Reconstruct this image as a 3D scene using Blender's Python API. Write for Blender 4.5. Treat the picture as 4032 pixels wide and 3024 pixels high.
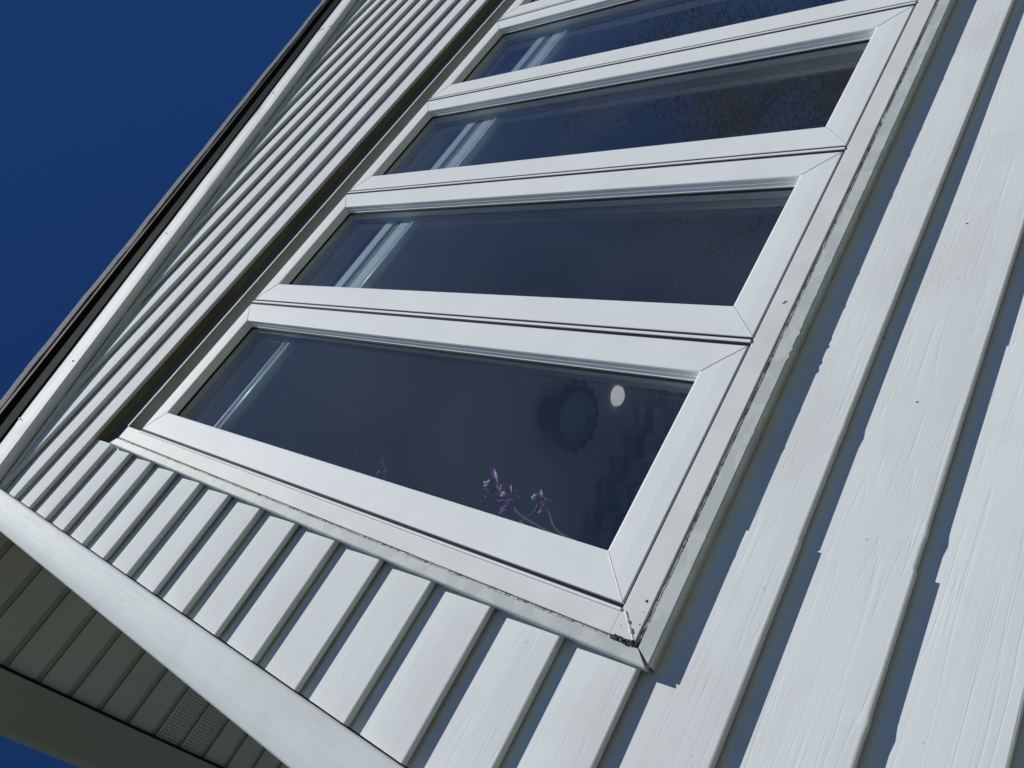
import bpy, math, random
from mathutils import Vector, Matrix, noise
random.seed(7)
sc = bpy.context.scene
for o in list(bpy.data.objects): bpy.data.objects.remove(o)

# ------------------------------------------------------------------ camera
R = ((0.491002, 0.464204, -0.737167), (-0.766741, 0.632084, -0.112656), (0.413656, 0.620532, 0.666238))  # right, down, forward
CAM = Vector((-0.22066, -0.72227, -0.43925))
cd = bpy.data.cameras.new('camera'); cam = bpy.data.objects.new('camera', cd); sc.collection.objects.link(cam)
r, d, f = (Vector(v).normalized() for v in R)
M = Matrix((( r.x, -d.x, -f.x, CAM.x), (r.y, -d.y, -f.y, CAM.y), (r.z, -d.z, -f.z, CAM.z), (0, 0, 0, 1)))
cam.matrix_world = M
cd.sensor_fit = 'HORIZONTAL'; cd.sensor_width = 36; cd.lens = 36 * 3029.55 / 4032
cd.clip_start = 0.01; cd.clip_end = 2000
sc.camera = cam

# ------------------------------------------------------------------ light
TO_SUN = Vector((0.17, -1.0, 1.92)).normalized()
EL = math.asin(TO_SUN.z); AZ = math.atan2(TO_SUN.x, TO_SUN.y)
w = bpy.data.worlds.new('World'); sc.world = w; w.use_nodes = True
nt = w.node_tree; nt.nodes.clear()
sky = nt.nodes.new('ShaderNodeTexSky'); sky.sky_type = 'NISHITA'; sky.sun_disc = False
sky.sun_elevation = EL; sky.sun_rotation = AZ
sky.air_density = 0.95; sky.dust_density = 0.0; sky.ozone_density = 8.0; sky.altitude = 2600
bg = nt.nodes.new('ShaderNodeBackground'); bg.inputs[1].default_value = 0.059
wo = nt.nodes.new('ShaderNodeOutputWorld')
tint = nt.nodes.new('ShaderNodeMix'); tint.data_type = 'RGBA'; tint.blend_type = 'MULTIPLY'; tint.inputs[0].default_value = 1.0; tint.inputs[7].default_value = (0.32, 0.64, 1.0, 1)   # the deep blue of a very clear, polarised sky
nt.links.new(sky.outputs[0], tint.inputs[6]); nt.links.new(tint.outputs[2], bg.inputs[0]); nt.links.new(bg.outputs[0], wo.inputs[0])
sl = bpy.data.lights.new('sun', 'SUN'); sl.energy = 3.95; sl.angle = math.radians(0.53); sl.color = (0.99, 0.985, 0.935)
so = bpy.data.objects.new('sun', sl); sc.collection.objects.link(so)
so.rotation_euler = (-TO_SUN).to_track_quat('-Z', 'Y').to_euler(); so.location = (0, -3, 6)
sc.view_settings.view_transform = 'Standard'; sc.view_settings.look = 'None'
sc.view_settings.exposure = 0.0; sc.view_settings.gamma = 1
sc.render.engine = 'CYCLES'
sc.cycles.max_bounces = 12; sc.cycles.transparent_max_bounces = 24

# ------------------------------------------------------------------ materials
def mat(name):
    m = bpy.data.materials.new(name); m.use_nodes = True
    b = m.node_tree.nodes['Principled BSDF']
    return m, m.node_tree.nodes, m.node_tree.links, b
def math_n(n, l, op, a, b=None, clamp=False):
    x = n.new('ShaderNodeMath'); x.operation = op; x.use_clamp = clamp
    for i, v in enumerate((a, b)):
        if v is None: continue
        if isinstance(v, (int, float)): x.inputs[i].default_value = v
        else: l.new(v, x.inputs[i])
    return x.outputs[0]
def mapped(n, l, scale, rot=(0, 0, 0)):
    g = n.new('ShaderNodeNewGeometry'); mp = n.new('ShaderNodeMapping')
    mp.inputs['Scale'].default_value = scale; mp.inputs['Rotation'].default_value = rot
    l.new(g.outputs['Position'], mp.inputs[0]); return mp.outputs[0]
def nz(n, l, vec, scale=1, detail=3, dist=0, rough=0.5):
    t = n.new('ShaderNodeTexNoise'); t.inputs['Scale'].default_value = scale; t.inputs['Detail'].default_value = detail
    t.inputs['Distortion'].default_value = dist; t.inputs['Roughness'].default_value = rough
    l.new(vec, t.inputs['Vector']); return t.outputs['Fac']
def ramp(n, l, fac, stops):
    c = n.new('ShaderNodeValToRGB'); l.new(fac, c.inputs[0])
    e = c.color_ramp.elements
    while len(e) < len(stops): e.new(0.5)
    for i, (p, v) in enumerate(stops):
        e[i].position = p
        e[i].color = (v[0], v[1], v[2], 1) if isinstance(v, tuple) else (v, v, v, 1)
    return c.outputs[0]
def mixc(n, l, fac, a, b, mode='MIX'):
    x = n.new('ShaderNodeMix'); x.data_type = 'RGBA'; x.blend_type = mode
    for s, v in ((0, fac), (6, a), (7, b)):
        if isinstance(v, (int, float)): x.inputs[s].default_value = v
        elif isinstance(v, tuple): x.inputs[s].default_value = (*v, 1)
        else: l.new(v, x.inputs[s])
    return x.outputs[2]
def bump(n, l, b, h, strength, dist):
    x = n.new('ShaderNodeBump'); x.inputs['Strength'].default_value = strength; x.inputs['Distance'].default_value = dist
    l.new(h, x.inputs['Height']); l.new(x.outputs[0], b.inputs['Normal'])

def grain_mat(name, base, dirt, axis='x', rough=0.75, strength=0.42):
    """embossed wood grain vinyl; grain runs along the given axis"""
    m, n, l, b = mat(name)
    if axis == 'x': s1, s2, s3 = (1.7, 1, 46), (5, 1, 210), (1.2, 1, 5)
    else: s1, s2, s3 = (85, 1, 3.4), (210, 1, 5), (5, 1, 1.2)
    warp = mapped(n, l, s1)
    a = nz(n, l, warp, 1.0, 2, 0.25)
    # thin wandering cracks: iso lines of a stretched noise
    saw = math_n(n, l, 'FRACT', math_n(n, l, 'MULTIPLY', a, 8.0))
    tri = math_n(n, l, 'ABSOLUTE', math_n(n, l, 'SUBTRACT', saw, 0.5))
    crack = ramp(n, l, tri, [(0.0, 0.0), (0.10, 0.9), (0.5, 1.0)])
    gate = ramp(n, l, nz(n, l, mapped(n, l, tuple(v * 2.3 for v in s1)), 1.0, 2), [(0.46, 0.0), (0.60, 1.0)])
    crack = math_n(n, l, 'MAXIMUM', crack, gate)
    fine = nz(n, l, mapped(n, l, s2), 1.0, 3)
    soft = nz(n, l, mapped(n, l, s3), 3.0, 3)
    h = math_n(n, l, 'ADD', math_n(n, l, 'MULTIPLY', crack, 0.55), math_n(n, l, 'MULTIPLY', fine, 0.5))
    h = math_n(n, l, 'ADD', h, math_n(n, l, 'MULTIPLY', soft, 0.5))
    bump(n, l, b, h, strength, 0.0007)
    c = mixc(n, l, ramp(n, l, nz(n, l, mapped(n, l, s3), 2.2, 5), [(0.35, 0.0), (0.75, 0.65)]), base, dirt)
    spots = ramp(n, l, nz(n, l, mapped(n, l, (1, 1, 1)), 95, 1), [(0.79, 0.0), (0.82, 0.5)])
    c = mixc(n, l, spots, c, (0.35, 0.35, 0.33))
    stain = ramp(n, l, nz(n, l, mapped(n, l, (1.0, 1, 1.6)), 6.0, 6, 0.8), [(0.52, 0.0), (0.72, 0.22)])
    c = mixc(n, l, stain, c, (0.50, 0.48, 0.44))
    l.new(c, b.inputs['Base Color']); b.inputs['Roughness'].default_value = rough
    b.inputs['Specular IOR Level'].default_value = 0.05
    return m
M_SIDING = grain_mat('vinyl_siding', (0.69, 0.718, 0.718), (0.60, 0.61, 0.598))
M_POST = grain_mat('vinyl_corner_post', (0.70, 0.74, 0.735), (0.64, 0.675, 0.67), 'z', 0.55, 0.45)

def plain(name, base, rough=0.4, var=0.06, scale=20, bmp=0.0, metal=0.0, alt=None, spec=0.4, lo=0.35, hi=0.7):
    m, n, l, b = mat(name)
    alt = alt or tuple(c * (1 - var * 2) for c in base)
    fac = ramp(n, l, nz(n, l, mapped(n, l, (1, 1, 1)), scale, 5), [(lo, 0.0), (hi, 1.0)])
    l.new(mixc(n, l, fac, base, alt), b.inputs['Base Color'])
    b.inputs['Roughness'].default_value = rough; b.inputs['Metallic'].default_value = metal
    b.inputs['Specular IOR Level'].default_value = spec
    if bmp: bump(n, l, b, nz(n, l, mapped(n, l, (1, 1, 1)), scale * 4, 4), bmp, 0.001)
    return m
M_SASH = plain('white_pvc', (0.87, 0.89, 0.88), 0.6, 0.03, 9, 0.02, spec=0.10)
M_FRAME = plain('weathered_white_pvc', (0.80, 0.82, 0.80), 0.6, 0.05, 14, 0.03, alt=(0.72, 0.73, 0.70), spec=0.15)
def flash_mat():
    m, n, l, b = mat('grey_white_flashing')
    blot = ramp(n, l, nz(n, l, mapped(n, l, (1, 1, 1.2)), 26, 4, 0.6), [(0.47, 0.0), (0.52, 1.0)])
    c = mixc(n, l, blot, (0.60, 0.63, 0.61), (0.53, 0.565, 0.55))
    gr = ramp(n, l, nz(n, l, mapped(n, l, (1, 1, 1)), 70, 4), [(0.68, 0.0), (0.78, 0.5)])
    c = mixc(n, l, gr, c, (0.36, 0.37, 0.33))
    l.new(c, b.inputs['Base Color']); b.inputs['Roughness'].default_value = 0.55; b.inputs['Specular IOR Level'].default_value = 0.12
    return m
M_FLASH = flash_mat()
M_STOP = plain('inner_stop_grey', (0.46, 0.49, 0.50), 0.6, 0.04, 9)
M_FASCIA = plain('aluminium_fascia', (0.74, 0.76, 0.755), 0.65, 0.04, 5, 0.0, alt=(0.68, 0.71, 0.71), spec=0.1)
M_RAKEBOT = plain('fascia_return', (0.62, 0.64, 0.62), 0.45, 0.05, 8)
M_SOFFIT = plain('olive_soffit', (0.68, 0.66, 0.66), 0.6, 0.05, 4)
M_SOFFITG = plain('soffit_groove', (0.60, 0.595, 0.57), 0.7, 0.05, 4)
M_GUTTER = plain('gutter', (0.42, 0.43, 0.40), 0.45, 0.06, 3)
M_HOLE = plain('vent_hole', (0.02, 0.02, 0.02), 0.9)
M_DARKTRIM = plain('dark_green_trim', (0.016, 0.022, 0.018), 0.8, 0.3, 6, spec=0.03)
M_SHINGLE = plain('shingle_edge', (0.23, 0.22, 0.235), 0.9, 0.25, 90, 0.5)
M_BLACK = plain('black_gasket', (0.015, 0.016, 0.022), 0.7, spec=0.1)
M_SEAM = plain('weld_seam', (0.60, 0.61, 0.61), 0.4)
M_GROOVE = plain('dark_groove', (0.03, 0.035, 0.05), 0.6)
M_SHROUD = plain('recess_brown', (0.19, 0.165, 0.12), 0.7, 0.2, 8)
def caulk_mat():
    m, n, l, b = mat('cracked_caulk')
    t = nz(n, l, mapped(n, l, (1, 1, 1)), 120, 4, 1.0)
    c = ramp(n, l, t, [(0.34, (0.09, 0.08, 0.065)), (0.42, (0.34, 0.31, 0.25)), (0.52, (0.62, 0.60, 0.53)), (0.75, (0.70, 0.69, 0.64))])
    l.new(c, b.inputs['Base Color']); b.inputs['Roughness'].default_value = 0.8
    bump(n, l, b, t, 1.0, 0.002); return m
M_CAULK = caulk_mat()
M_MOSS = plain('black_moss', (0.055, 0.065, 0.06), 0.95, 0.6, 220, 1.0, alt=(0.17, 0.19, 0.18))
M_PLASTER = plain('room_plaster', (0.58, 0.66, 0.74), 0.9, 0.04, 2)
M_CEIL = plain('room_ceiling', (0.86, 0.90, 0.93), 0.9, 0.03, 2)
M_FLOOR = plain('room_floor', (0.62, 0.62, 0.62), 0.6, 0.1, 3)
M_BLIND = plain('blind_white', (0.90, 0.91, 0.90), 0.35, 0.02, 6)
M_SLAT = plain('blind_slats', (0.36, 0.39, 0.40), 0.5, 0.02, 6)
M_BRONZE = plain('dark_bronze', (0.006, 0.008, 0.015), 0.4, 0.3, 60, 0.5)
M_BOWL = plain('smoked_bowl', (0.30, 0.36, 0.46), 0.35, 0.05, 9)
M_DISC, _n, _l, _b = mat('lit_disc'); _b.inputs['Base Color'].default_value = (0.8, 0.8, 0.75, 1); _b.inputs['Emission Color'].default_value = (1.0, 0.98, 0.90, 1); _b.inputs['Emission Strength'].default_value = 0.42
M_POT = plain('terracotta', (0.30, 0.14, 0.08), 0.8)
M_PURPLE = plain('purple_leaf', (0.34, 0.055, 0.33), 0.45, 0.3, 60, alt=(0.20, 0.04, 0.22))
M_PETAL = plain('pale_petal', (0.85, 0.80, 0.74), 0.6, 0.1, 200)
M_BUD = plain('bud', (0.36, 0.26, 0.27), 0.7, 0.2, 200)
M_STEM = plain('plant_stem', (0.07, 0.11, 0.08), 0.6)
M_CORD = plain('cord', (0.5, 0.52, 0.5), 0.6)
M_BARK = plain('bark', (0.17, 0.125, 0.09), 0.9, 0.2, 12)
M_LEAF = plain('autumn_leaf', (0.11, 0.06, 0.035), 0.8, 0.3, 1.5, alt=(0.05, 0.045, 0.025))
M_GRASS = plain('grass', (0.11, 0.12, 0.07), 0.95, 0.3, 1.2)
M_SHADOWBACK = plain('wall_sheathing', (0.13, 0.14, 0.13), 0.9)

def curtain_mat():
    m, n, l, b = mat('striped_curtain')
    wv = n.new('ShaderNodeTexWave'); wv.inputs['Scale'].default_value = 2.6; wv.inputs['Distortion'].default_value = 2.0
    wv.bands_direction = 'Z'; wv.inputs['Detail Scale'].default_value = 1.2
    g = n.new('ShaderNodeNewGeometry'); l.new(g.outputs['Position'], wv.inputs[0])
    l.new(ramp(n, l, wv.outputs['Fac'], [(0.3, (0.01, 0.015, 0.05)), (0.6, (0.42, 0.42, 0.38))]), b.inputs['Base Color'])
    b.inputs['Roughness'].default_value = 0.9; return m
M_CURTAIN = curtain_mat()

def glass_mat():
    m = bpy.data.materials.new('window_glass'); m.use_nodes = True
    n, l = m.node_tree.nodes, m.node_tree.links; n.clear()
    out = n.new('ShaderNodeOutputMaterial'); tr = n.new('ShaderNodeBsdfTransparent'); gl = n.new('ShaderNodeBsdfGlossy')
    tr.inputs[0].default_value = (0.95, 0.97, 0.98, 1); gl.inputs['Roughness'].default_value = 0.0; gl.inputs[0].default_value = (1, 1, 1, 1)
    lw = n.new('ShaderNodeLayerWeight'); lw.inputs[0].default_value = 0.5
    p = math_n(n, l, 'POWER', lw.outputs['Facing'], 5.0)
    fr = math_n(n, l, 'ADD', math_n(n, l, 'MULTIPLY', p, 0.9), 0.035, True)
    mx = n.new('ShaderNodeMixShader'); l.new(fr, mx.inputs[0]); l.new(tr.outputs[0], mx.inputs[1]); l.new(gl.outputs[0], mx.inputs[2])
    # faint film of dust and water marks
    df = n.new('ShaderNodeBsdfDiffuse'); df.inputs[0].default_value = (0.55, 0.58, 0.60, 1)
    v = mapped(n, l, (1, 1, 1))
    film = math_n(n, l, 'MULTIPLY', ramp(n, l, nz(n, l, v, 3.0, 4), [(0.3, 0.25), (0.75, 1.0)]), 0.020)
    spk = math_n(n, l, 'MULTIPLY', ramp(n, l, nz(n, l, v, 260, 1), [(0.80, 0.0), (0.83, 1.0)]), 0.35)
    dist = n.new('ShaderNodeVectorMath'); dist.operation = 'DISTANCE'; dist.inputs[1].default_value = (0.0800, 0.02, 0.512); l.new(v, dist.inputs[0])
    near = ramp(n, l, math_n(n, l, 'MULTIPLY', dist.outputs['Value'], 20.0), [(0.15, 1.0), (0.55, 0.0)])
    scr = ramp(n, l, nz(n, l, mapped(n, l, (60, 1, 260), (0, 0.5, 0)), 1.6, 3, 1.5), [(0.60, 0.0), (0.68, 0.32)])
    tot = math_n(n, l, 'ADD', math_n(n, l, 'ADD', film, spk, True), math_n(n, l, 'MULTIPLY', near, scr), True)
    m2 = n.new('ShaderNodeMixShader'); l.new(tot, m2.inputs[0]); l.new(mx.outputs[0], m2.inputs[1]); l.new(df.outputs[0], m2.inputs[2])
    l.new(m2.outputs[0], out.inputs[0]); return m
M_GLASS = glass_mat()

# ------------------------------------------------------------------ helpers
class MB:
    def __init__(s): s.v = []; s.f = []; s.m = []
    def add(s, vs, fs, mi=0):
        k = len(s.v); s.v += [tuple(v) for v in vs]
        for q in fs: s.f.append(tuple(i + k for i in q)); s.m.append(mi)
    def box(s, x0, x1, y0, y1, z0, z1, mi=0):
        s.add([(x, y, z) for x in (x0, x1) for y in (y0, y1) for z in (z0, z1)],
              [(0, 1, 3, 2), (4, 6, 7, 5), (0, 4, 5, 1), (2, 3, 7, 6), (0, 2, 6, 4), (1, 5, 7, 3)], mi)
    def sweep(s, rings, mi=0, closed=True, cap=True):
        k = len(rings[0]); vs = [p for r_ in rings for p in r_]; fs = []
        for i in range(len(rings) - 1):
            for j in range(k if closed else k - 1):
                a = i * k + j; b = i * k + (j + 1) % k
                fs.append((a, b, b + k, a + k))
        if cap and closed:
            fs.append(tuple(range(k))); fs.append(tuple(range((len(rings) - 1) * k + k - 1, (len(rings) - 1) * k - 1, -1)))
        s.add(vs, fs, mi)
    def tube(s, pts, rad, n=8, mi=0):
        pts = [Vector(p) for p in pts]; rings = []
        rr = rad if isinstance(rad, (list, tuple)) else [rad] * len(pts)
        for i, p in enumerate(pts):
            t = (pts[min(i + 1, len(pts) - 1)] - pts[max(i - 1, 0)]).normalized()
            a = t.orthogonal().normalized() if i == 0 else (prev - t * prev.dot(t)).normalized()
            prev = a; b = t.cross(a)
            rings.append([p + (a * math.cos(2 * math.pi * j / n) + b * math.sin(2 * math.pi * j / n)) * rr[i] for j in range(n)])
        s.sweep(rings, mi)
    def lathe(s, prof, cx, cy, n=48, mi=0, fn=None):
        rings = []
        for j in range(n):
            a = 2 * math.pi * j / n; rings.append([(cx + rd * math.cos(a) * (fn(a, rd) if fn else 1), cy + rd * math.sin(a) * (fn(a, rd) if fn else 1), z) for rd, z in prof])
        k = len(prof); vs = [p for r_ in rings for p in r_]; fs = []
        for i in range(n):
            for j in range(k - 1): a = i * k + j; b = ((i + 1) % n) * k + j; fs.append((a, b, b + 1, a + 1))
        s.add(vs, fs, mi)
    def build(s, name, mats, parent=None, smooth=False, bevel=0, seg=2, label=None):
        me = bpy.data.meshes.new(name)
        off = Vector((0, 0, 0))
        if parent is not None:
            p = parent
            while p: off += p.location; p = p.parent
        me.from_pydata([tuple(Vector(v) - off) for v in s.v], [], s.f)
        if not isinstance(mats, (list, tuple)): mats = [mats]
        for m in mats: me.materials.append(m)
        for p, mi in zip(me.polygons, s.m): p.material_index = mi; p.use_smooth = smooth
        me.update()
        import bmesh
        bm = bmesh.new(); bm.from_mesh(me); bmesh.ops.recalc_face_normals(bm, faces=bm.faces); bm.to_mesh(me); bm.free()
        o = bpy.data.objects.new(name, me); sc.collection.objects.link(o)
        if parent is not None: o.parent = parent
        if bevel:
            b = o.modifiers.new('bevel', 'BEVEL'); b.width = bevel; b.segments = seg; b.limit_method = 'ANGLE'; b.angle_limit = math.radians(35)
        if label: o['label'] = label
        return o
def empty(name, loc, label, cat, group=None, kind=None):
    o = bpy.data.objects.new(name, None); sc.collection.objects.link(o); o.location = loc
    o.empty_display_size = 0.05
    o['label'] = label; o['category'] = cat
    if group: o['group'] = group
    return o
def tag(o, label, cat, group=None):
    o['label'] = label; o['category'] = cat
    if group: o['group'] = group
    return o
def copy_tree(o, parent=None):
    c = o.copy(); sc.collection.objects.link(c)
    if parent is not None: c.parent = parent
    for ch in list(o.children):
        copy_tree(ch, c)
    return c
def fbm(x, s=0.0): return noise.noise(Vector((x, s * 7.13, s * 3.7)))

# ------------------------------------------------------------------ ground and sky are setting
GZ = -2.15
g = MB(); N = 24
g.add([(-400 + 800 * i / N, -400 + 800 * j / N, GZ) for i in range(N + 1) for j in range(N + 1)],
      [(i * (N + 1) + j, (i + 1) * (N + 1) + j, (i + 1) * (N + 1) + j + 1, i * (N + 1) + j + 1) for i in range(N) for j in range(N)])
go = g.build('lawn', M_GRASS); go['kind'] = 'structure'

pt = MB(); pt.box(-0.9, 9.0, -7.0, -0.25, GZ, GZ + 0.06)  # unseen slab, added to bounce sunlight up onto the undersides
pto = pt.build('bounce_slab', plain('bounce_slab_grey', (0.13, 0.135, 0.10), 0.9, 0.08, 2)); pto['kind'] = 'structure'
# ------------------------------------------------------------------ the house
house = empty('house', (-0.3215, 0.0, GZ), 'white vinyl-sided gable end wall with a row of white casement windows', 'house')
F = 0.014; D = 0.0145           # front plane of the butts, depth of the step back
PX0, PX1 = -0.3215, -0.2525     # corner post
XR = 4.2                        # right end of what is built
RM, RZ = 0.3573, 1.800          # rake: z = RZ + RM*x at the wall face
def rake(x, z0=RZ): return z0 + RM * x
P = 0.38849; NU = 5; WX1 = NU * P
WL, WR = -0.052, WX1 + 0.045    # hole cut in the siding
WB = -0.040
zb = {-1: 0.0618, -2: -0.0400, -3: -0.1455, -4: -0.2560, -5: -0.3580, -6: -0.465}
def bz(k):
    if k >= 0: return 0.1692 + 0.10738 * k
    if k >= -6: return zb[k]
    return zb[-6] + 0.1065 * (k + 6)
HEADK = 12
HZ = bz(HEADK)
SEAMS = {0: 2.9, 1: 2.35, 2: 3.3, 3: 2.6}
DENTS = [(0.2738, -3, 0.0015, 0.005), (0.1722, -4, 0.0012, 0.006), (-0.02, -4, 0.0011, 0.005), (0.86, -5, 0.0008, 0.01)]
sd = MB()
def course(k, x0, x1, zlo=None, zhi=None, diag=False):
    z0, z1 = bz(k), bz(k + 1)
    lockpanel = (k % 2 == 0)
    # profile: (y, z) from the top of the lap down to the butt and back under
    prof = []
    top = z1 + 0.007
    nseg = 5
    for i in range(nseg + 1):
        t = i / nseg; z = top + (z0 + 0.0025 - top) * t
        prof.append((F + D * (1 - t) - 0.0011 * math.sin(math.pi * t), z))
    prof += [(F + 0.0004, z0 + 0.0009), (F + 0.0018, z0)]
    if lockpanel: prof += [(F + 0.0080, z0 + 0.0002), (F + 0.0088, z0 + 0.0018), (F + 0.0090, z0 + 0.0095), (F + 0.024, z0 + 0.0100)]
    else: prof += [(F + 0.0095, z0 + 0.0003), (F + 0.0108, z0 + 0.0014), (F + 0.0112, z0 + 0.0060), (F + 0.024, z0 + 0.0065)]
    if zhi is not None: prof = [(y, min(z, zhi)) for y, z in prof]
    if zlo is not None: prof = [(y, z) for y, z in prof if z > zlo] + [(F + D * (1 - (top - zlo) / (top - z0)), zlo)]
    pr = (k // 2)
    seam = SEAMS.get(pr % 4, 0.9) if pr != -2 and pr != -3 and pr != -1 else {-2: 0.1300, -3: 0.1290, -1: 5.0}[pr]
    if k == -2: seam = 5.0
    if k in (-3, -4): seam = 0.1300
    if k == -5: seam = 0.424
    if k in (-6,): seam = 0.424
    step = 0.012
    xs = []; x = x0
    while x < x1 - 1e-6: xs.append(x); x += step if x < 2.4 else 0.05
    xs.append(x1)
    prouder = 0.0021
    def ring(x, proud):
        out = []
        wob = 0.0005 * fbm(x * 3.0, k) + 0.0001 * fbm(x * 17.0, k + 40)
        wav = 0.0009 * fbm(x * 2.2, k + 90)
        for (y, z) in prof:
            t = max(0.0, min(1.0, (z1 - z) / (z1 - z0)))
            zz = z + wob * t; yy = y + wav * (0.3 + 0.7 * t) - proud * (0.35 + 0.65 * t); zz -= (proud * 0.8 if t > 0.9 else 0)
            for (dx, dk, amp, wd) in DENTS:
                if dk == k:
                    e = math.exp(-((x - dx) / wd) ** 2) * t ** 8
                    yy -= amp * e; zz -= amp * 0.9 * e
            xx = x
            if diag: xx = max(x, (zz - RZ + 0.004) / RM)
            out.append((xx, yy, zz))
        return out
    segs = []
    if seam and x0 < seam < x1:
        segs = [([q for q in xs if q < seam] + [seam], prouder), ([seam - 0.02, seam] + [q for q in xs if q > seam], 0.0)]
    else: segs = [(xs, 0.0 if (not seam or seam <= x0) else prouder)]
    for xx, pr_ in segs:
        sd.sweep([ring(q, pr_) for q in xx], 0, closed=False)
        if pr_:      # cut end of the lapping panel
            a = ring(xx[-1], pr_); b = ring(xx[-1], 0.0)
            sd.sweep([a, b], 0, closed=False)
k = -20
while bz(k) < rake(XR):
    z0, z1 = bz(k), bz(k + 1)
    xl = PX1 + 0.002
    if z1 > rake(xl): xl = max(xl, (z0 - RZ) / RM)
    if xl < XR - 0.05:
        dg = z1 > rake(PX1) - 0.02
        if z1 <= WB + 0.001 or z0 >= HZ - 1e-4: course(k, xl, XR, diag=dg)
        else:
            if z0 < WB < z1:
                course(k, xl, WL, diag=dg); course(k, WR, XR)
                course(k, WL, WR, zhi=WB)
            else:
                course(k, xl, WL, diag=dg); course(k, WR, XR, diag=dg)
    k += 1
siding = sd.build('siding', M_SIDING, house, smooth=False)
for p in siding.data.polygons: p.use_smooth = False
# sheathing behind the siding, with the window hole left open
sh = MB(); Y0, Y1 = 0.040, 0.150
TOPZ = rake(XR, RZ + 0.1)
sh.box(PX0 + 0.003, WL - 0.001, Y0, Y1, GZ, 1.695)
sh.box(WL - 0.001, WR, Y0, Y1, GZ, WB - 0.012)
sh.add([(WL - 0.001, Y0, 1.335), (WR, Y0, 1.335), (WR, Y0, rake(WR) - 0.01), (WL - 0.001, Y0, rake(WL) - 0.01)], [(0, 1, 2, 3)])
sh.add([(WL - 0.001, Y1, 1.335), (WR, Y1, 1.335), (WR, Y1, rake(WR) - 0.01), (WL - 0.001, Y1, rake(WL) - 0.01),
        (WL - 0.001, Y0 + .001, 1.335), (WR, Y0 + .001, 1.335)], [(0, 1, 2, 3), (0, 1, 5, 4)])
sh.add([(WR, Y0, GZ), (XR, Y0, GZ), (XR, Y0, rake(XR) - 0.01), (WR, Y0, rake(WR) - 0.01), (WR, Y1, GZ), (WR, Y1, rake(WR) - 0.01)], [(0, 1, 2, 3), (0, 4, 5, 3)])
sh.build('sheathing', M_SHADOWBACK, house)

for (hx, hk, up) in ((-0.095, 5, 0.0), (0.33, -4, 0.045), (-0.165, 8, 0.03), (0.02, -3, 0.03), (0.62, -4, 0.06), (-0.15, 2, 0.055), (0.20, -5, 0.07)):
    hz = bz(hk) + 0.004 + up; t_ = (hz - bz(hk)) / (bz(hk + 1) - bz(hk)); hy = F + D * t_ - 0.0011 * math.sin(math.pi * t_)
    q_ = MB(); q_.tube([(hx, hy - 0.0016, hz), (hx + 0.0006, hy + 0.001, hz)], [0.0009, 0.0013], 6); q_.build('siding_speck', M_MOSS, house)
# corner post: L shape, two faces with rounded outer corner
cp = MB(); rings = []
prof = [(PX1, 0.030), (PX1, 0.0035), (PX1 - 0.0012, 0.0012), (PX1 - 0.004, 0.0), (-0.300, -0.0004), (PX0 + 0.004, 0.0), (PX0 + 0.0012, 0.0012), (PX0, 0.004), (PX0, 0.075), (PX0 + 0.006, 0.0755), (PX0 + 0.006, 0.030)]
zz = GZ
zs = []
while zz < 1.69: zs.append(zz); zz += 0.04
zs.append(1.685)
for z in zs:
    w1 = 0.0006 * fbm(z * 3, 5)
    rings.append([(x + w1, y + 0.0008 * fbm(z * 2.1, 9), z) for x, y in prof])
cp.sweep(rings, 0)
cpo = cp.build('corner_post', M_POST, house, smooth=False)
for p in cpo.data.polygons: p.use_smooth = True
e = cpo.modifiers.new('es', 'EDGE_SPLIT'); e.split_angle = math.radians(50)

# side wall running back from the corner
sw = MB(); sw.box(PX0 + 0.0075, PX0 + 0.09, 0.1505, 9.0, GZ, 1.66); sw.build('side_wall', M_SIDING, house)

# ---- rake fascia (close rake), with a bent face and dents
YF = -0.015; XL0 = -0.72; RF = RZ - 0.026
fa = MB(); rings = []
xs = [XL0 + i * 0.015 for i in range(int((XR - XL0) / 0.015) + 1)]
FD = [(-0.105, 0.45, 0.012, -0.005, 0.045), (1.32, 0.5, 0.05, 0.004, 0.1), (0.06, 0.5, 0.08, 0.003, 0.1), (0.9, 0.9, 0.06, -0.003, 0.08)]
for x in xs:
    b0 = rake(x, RF); t0 = rake(x, RF + 0.125 + 0.004 * fbm(x * 2.3, 3) + 0.002 * fbm(x * 8, 4))
    if 0.55 < x < 0.80: t0 -= 0.010 * math.sin((x - 0.55) / 0.25 * math.pi) ** 2
    if x < 0.22: t0 -= 0.006 * min(1, (0.22 - x) / 0.1)
    fold = b0 + (t0 - b0) * 0.46
    y0 = YF + 0.0012 * fbm(x * 4, 11)
    pr = [(YF + 0.0, b0), (y0 - 0.0012, b0 + 0.0015), (y0 - 0.0010, b0 + 0.02), (y0 - 0.0006, fold - 0.004), (y0 + 0.0022, fold + 0.004), (y0 + 0.0042, b0 + (t0 - b0) * 0.75), (y0 + 0.0060, t0)]
    out = []
    for (y, z) in pr:
        tt = (z - b0) / (t0 - b0)
        for (dx, hgt, wd, amp, w2) in FD:
            y += amp * math.exp(-((x - dx) / wd) ** 2 - ((tt - hgt) / 0.5) ** 2) * math.sin(math.pi * tt) ** 0.7 if 0 < tt < 1 else 0
        out.append((x, y, z))
    out += [(x, 0.05, t0), (x, 0.05, b0 + 0.030), (x, 0.0165, b0 + 0.0118)]
    rings.append(out)
fa.sweep(rings, 0)
fo = fa.build('rake_fascia', M_FASCIA, house)
for p in fo.data.polygons: p.use_smooth = True
e = fo.modifiers.new('es', 'EDGE_SPLIT'); e.split_angle = math.radians(28)
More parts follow.
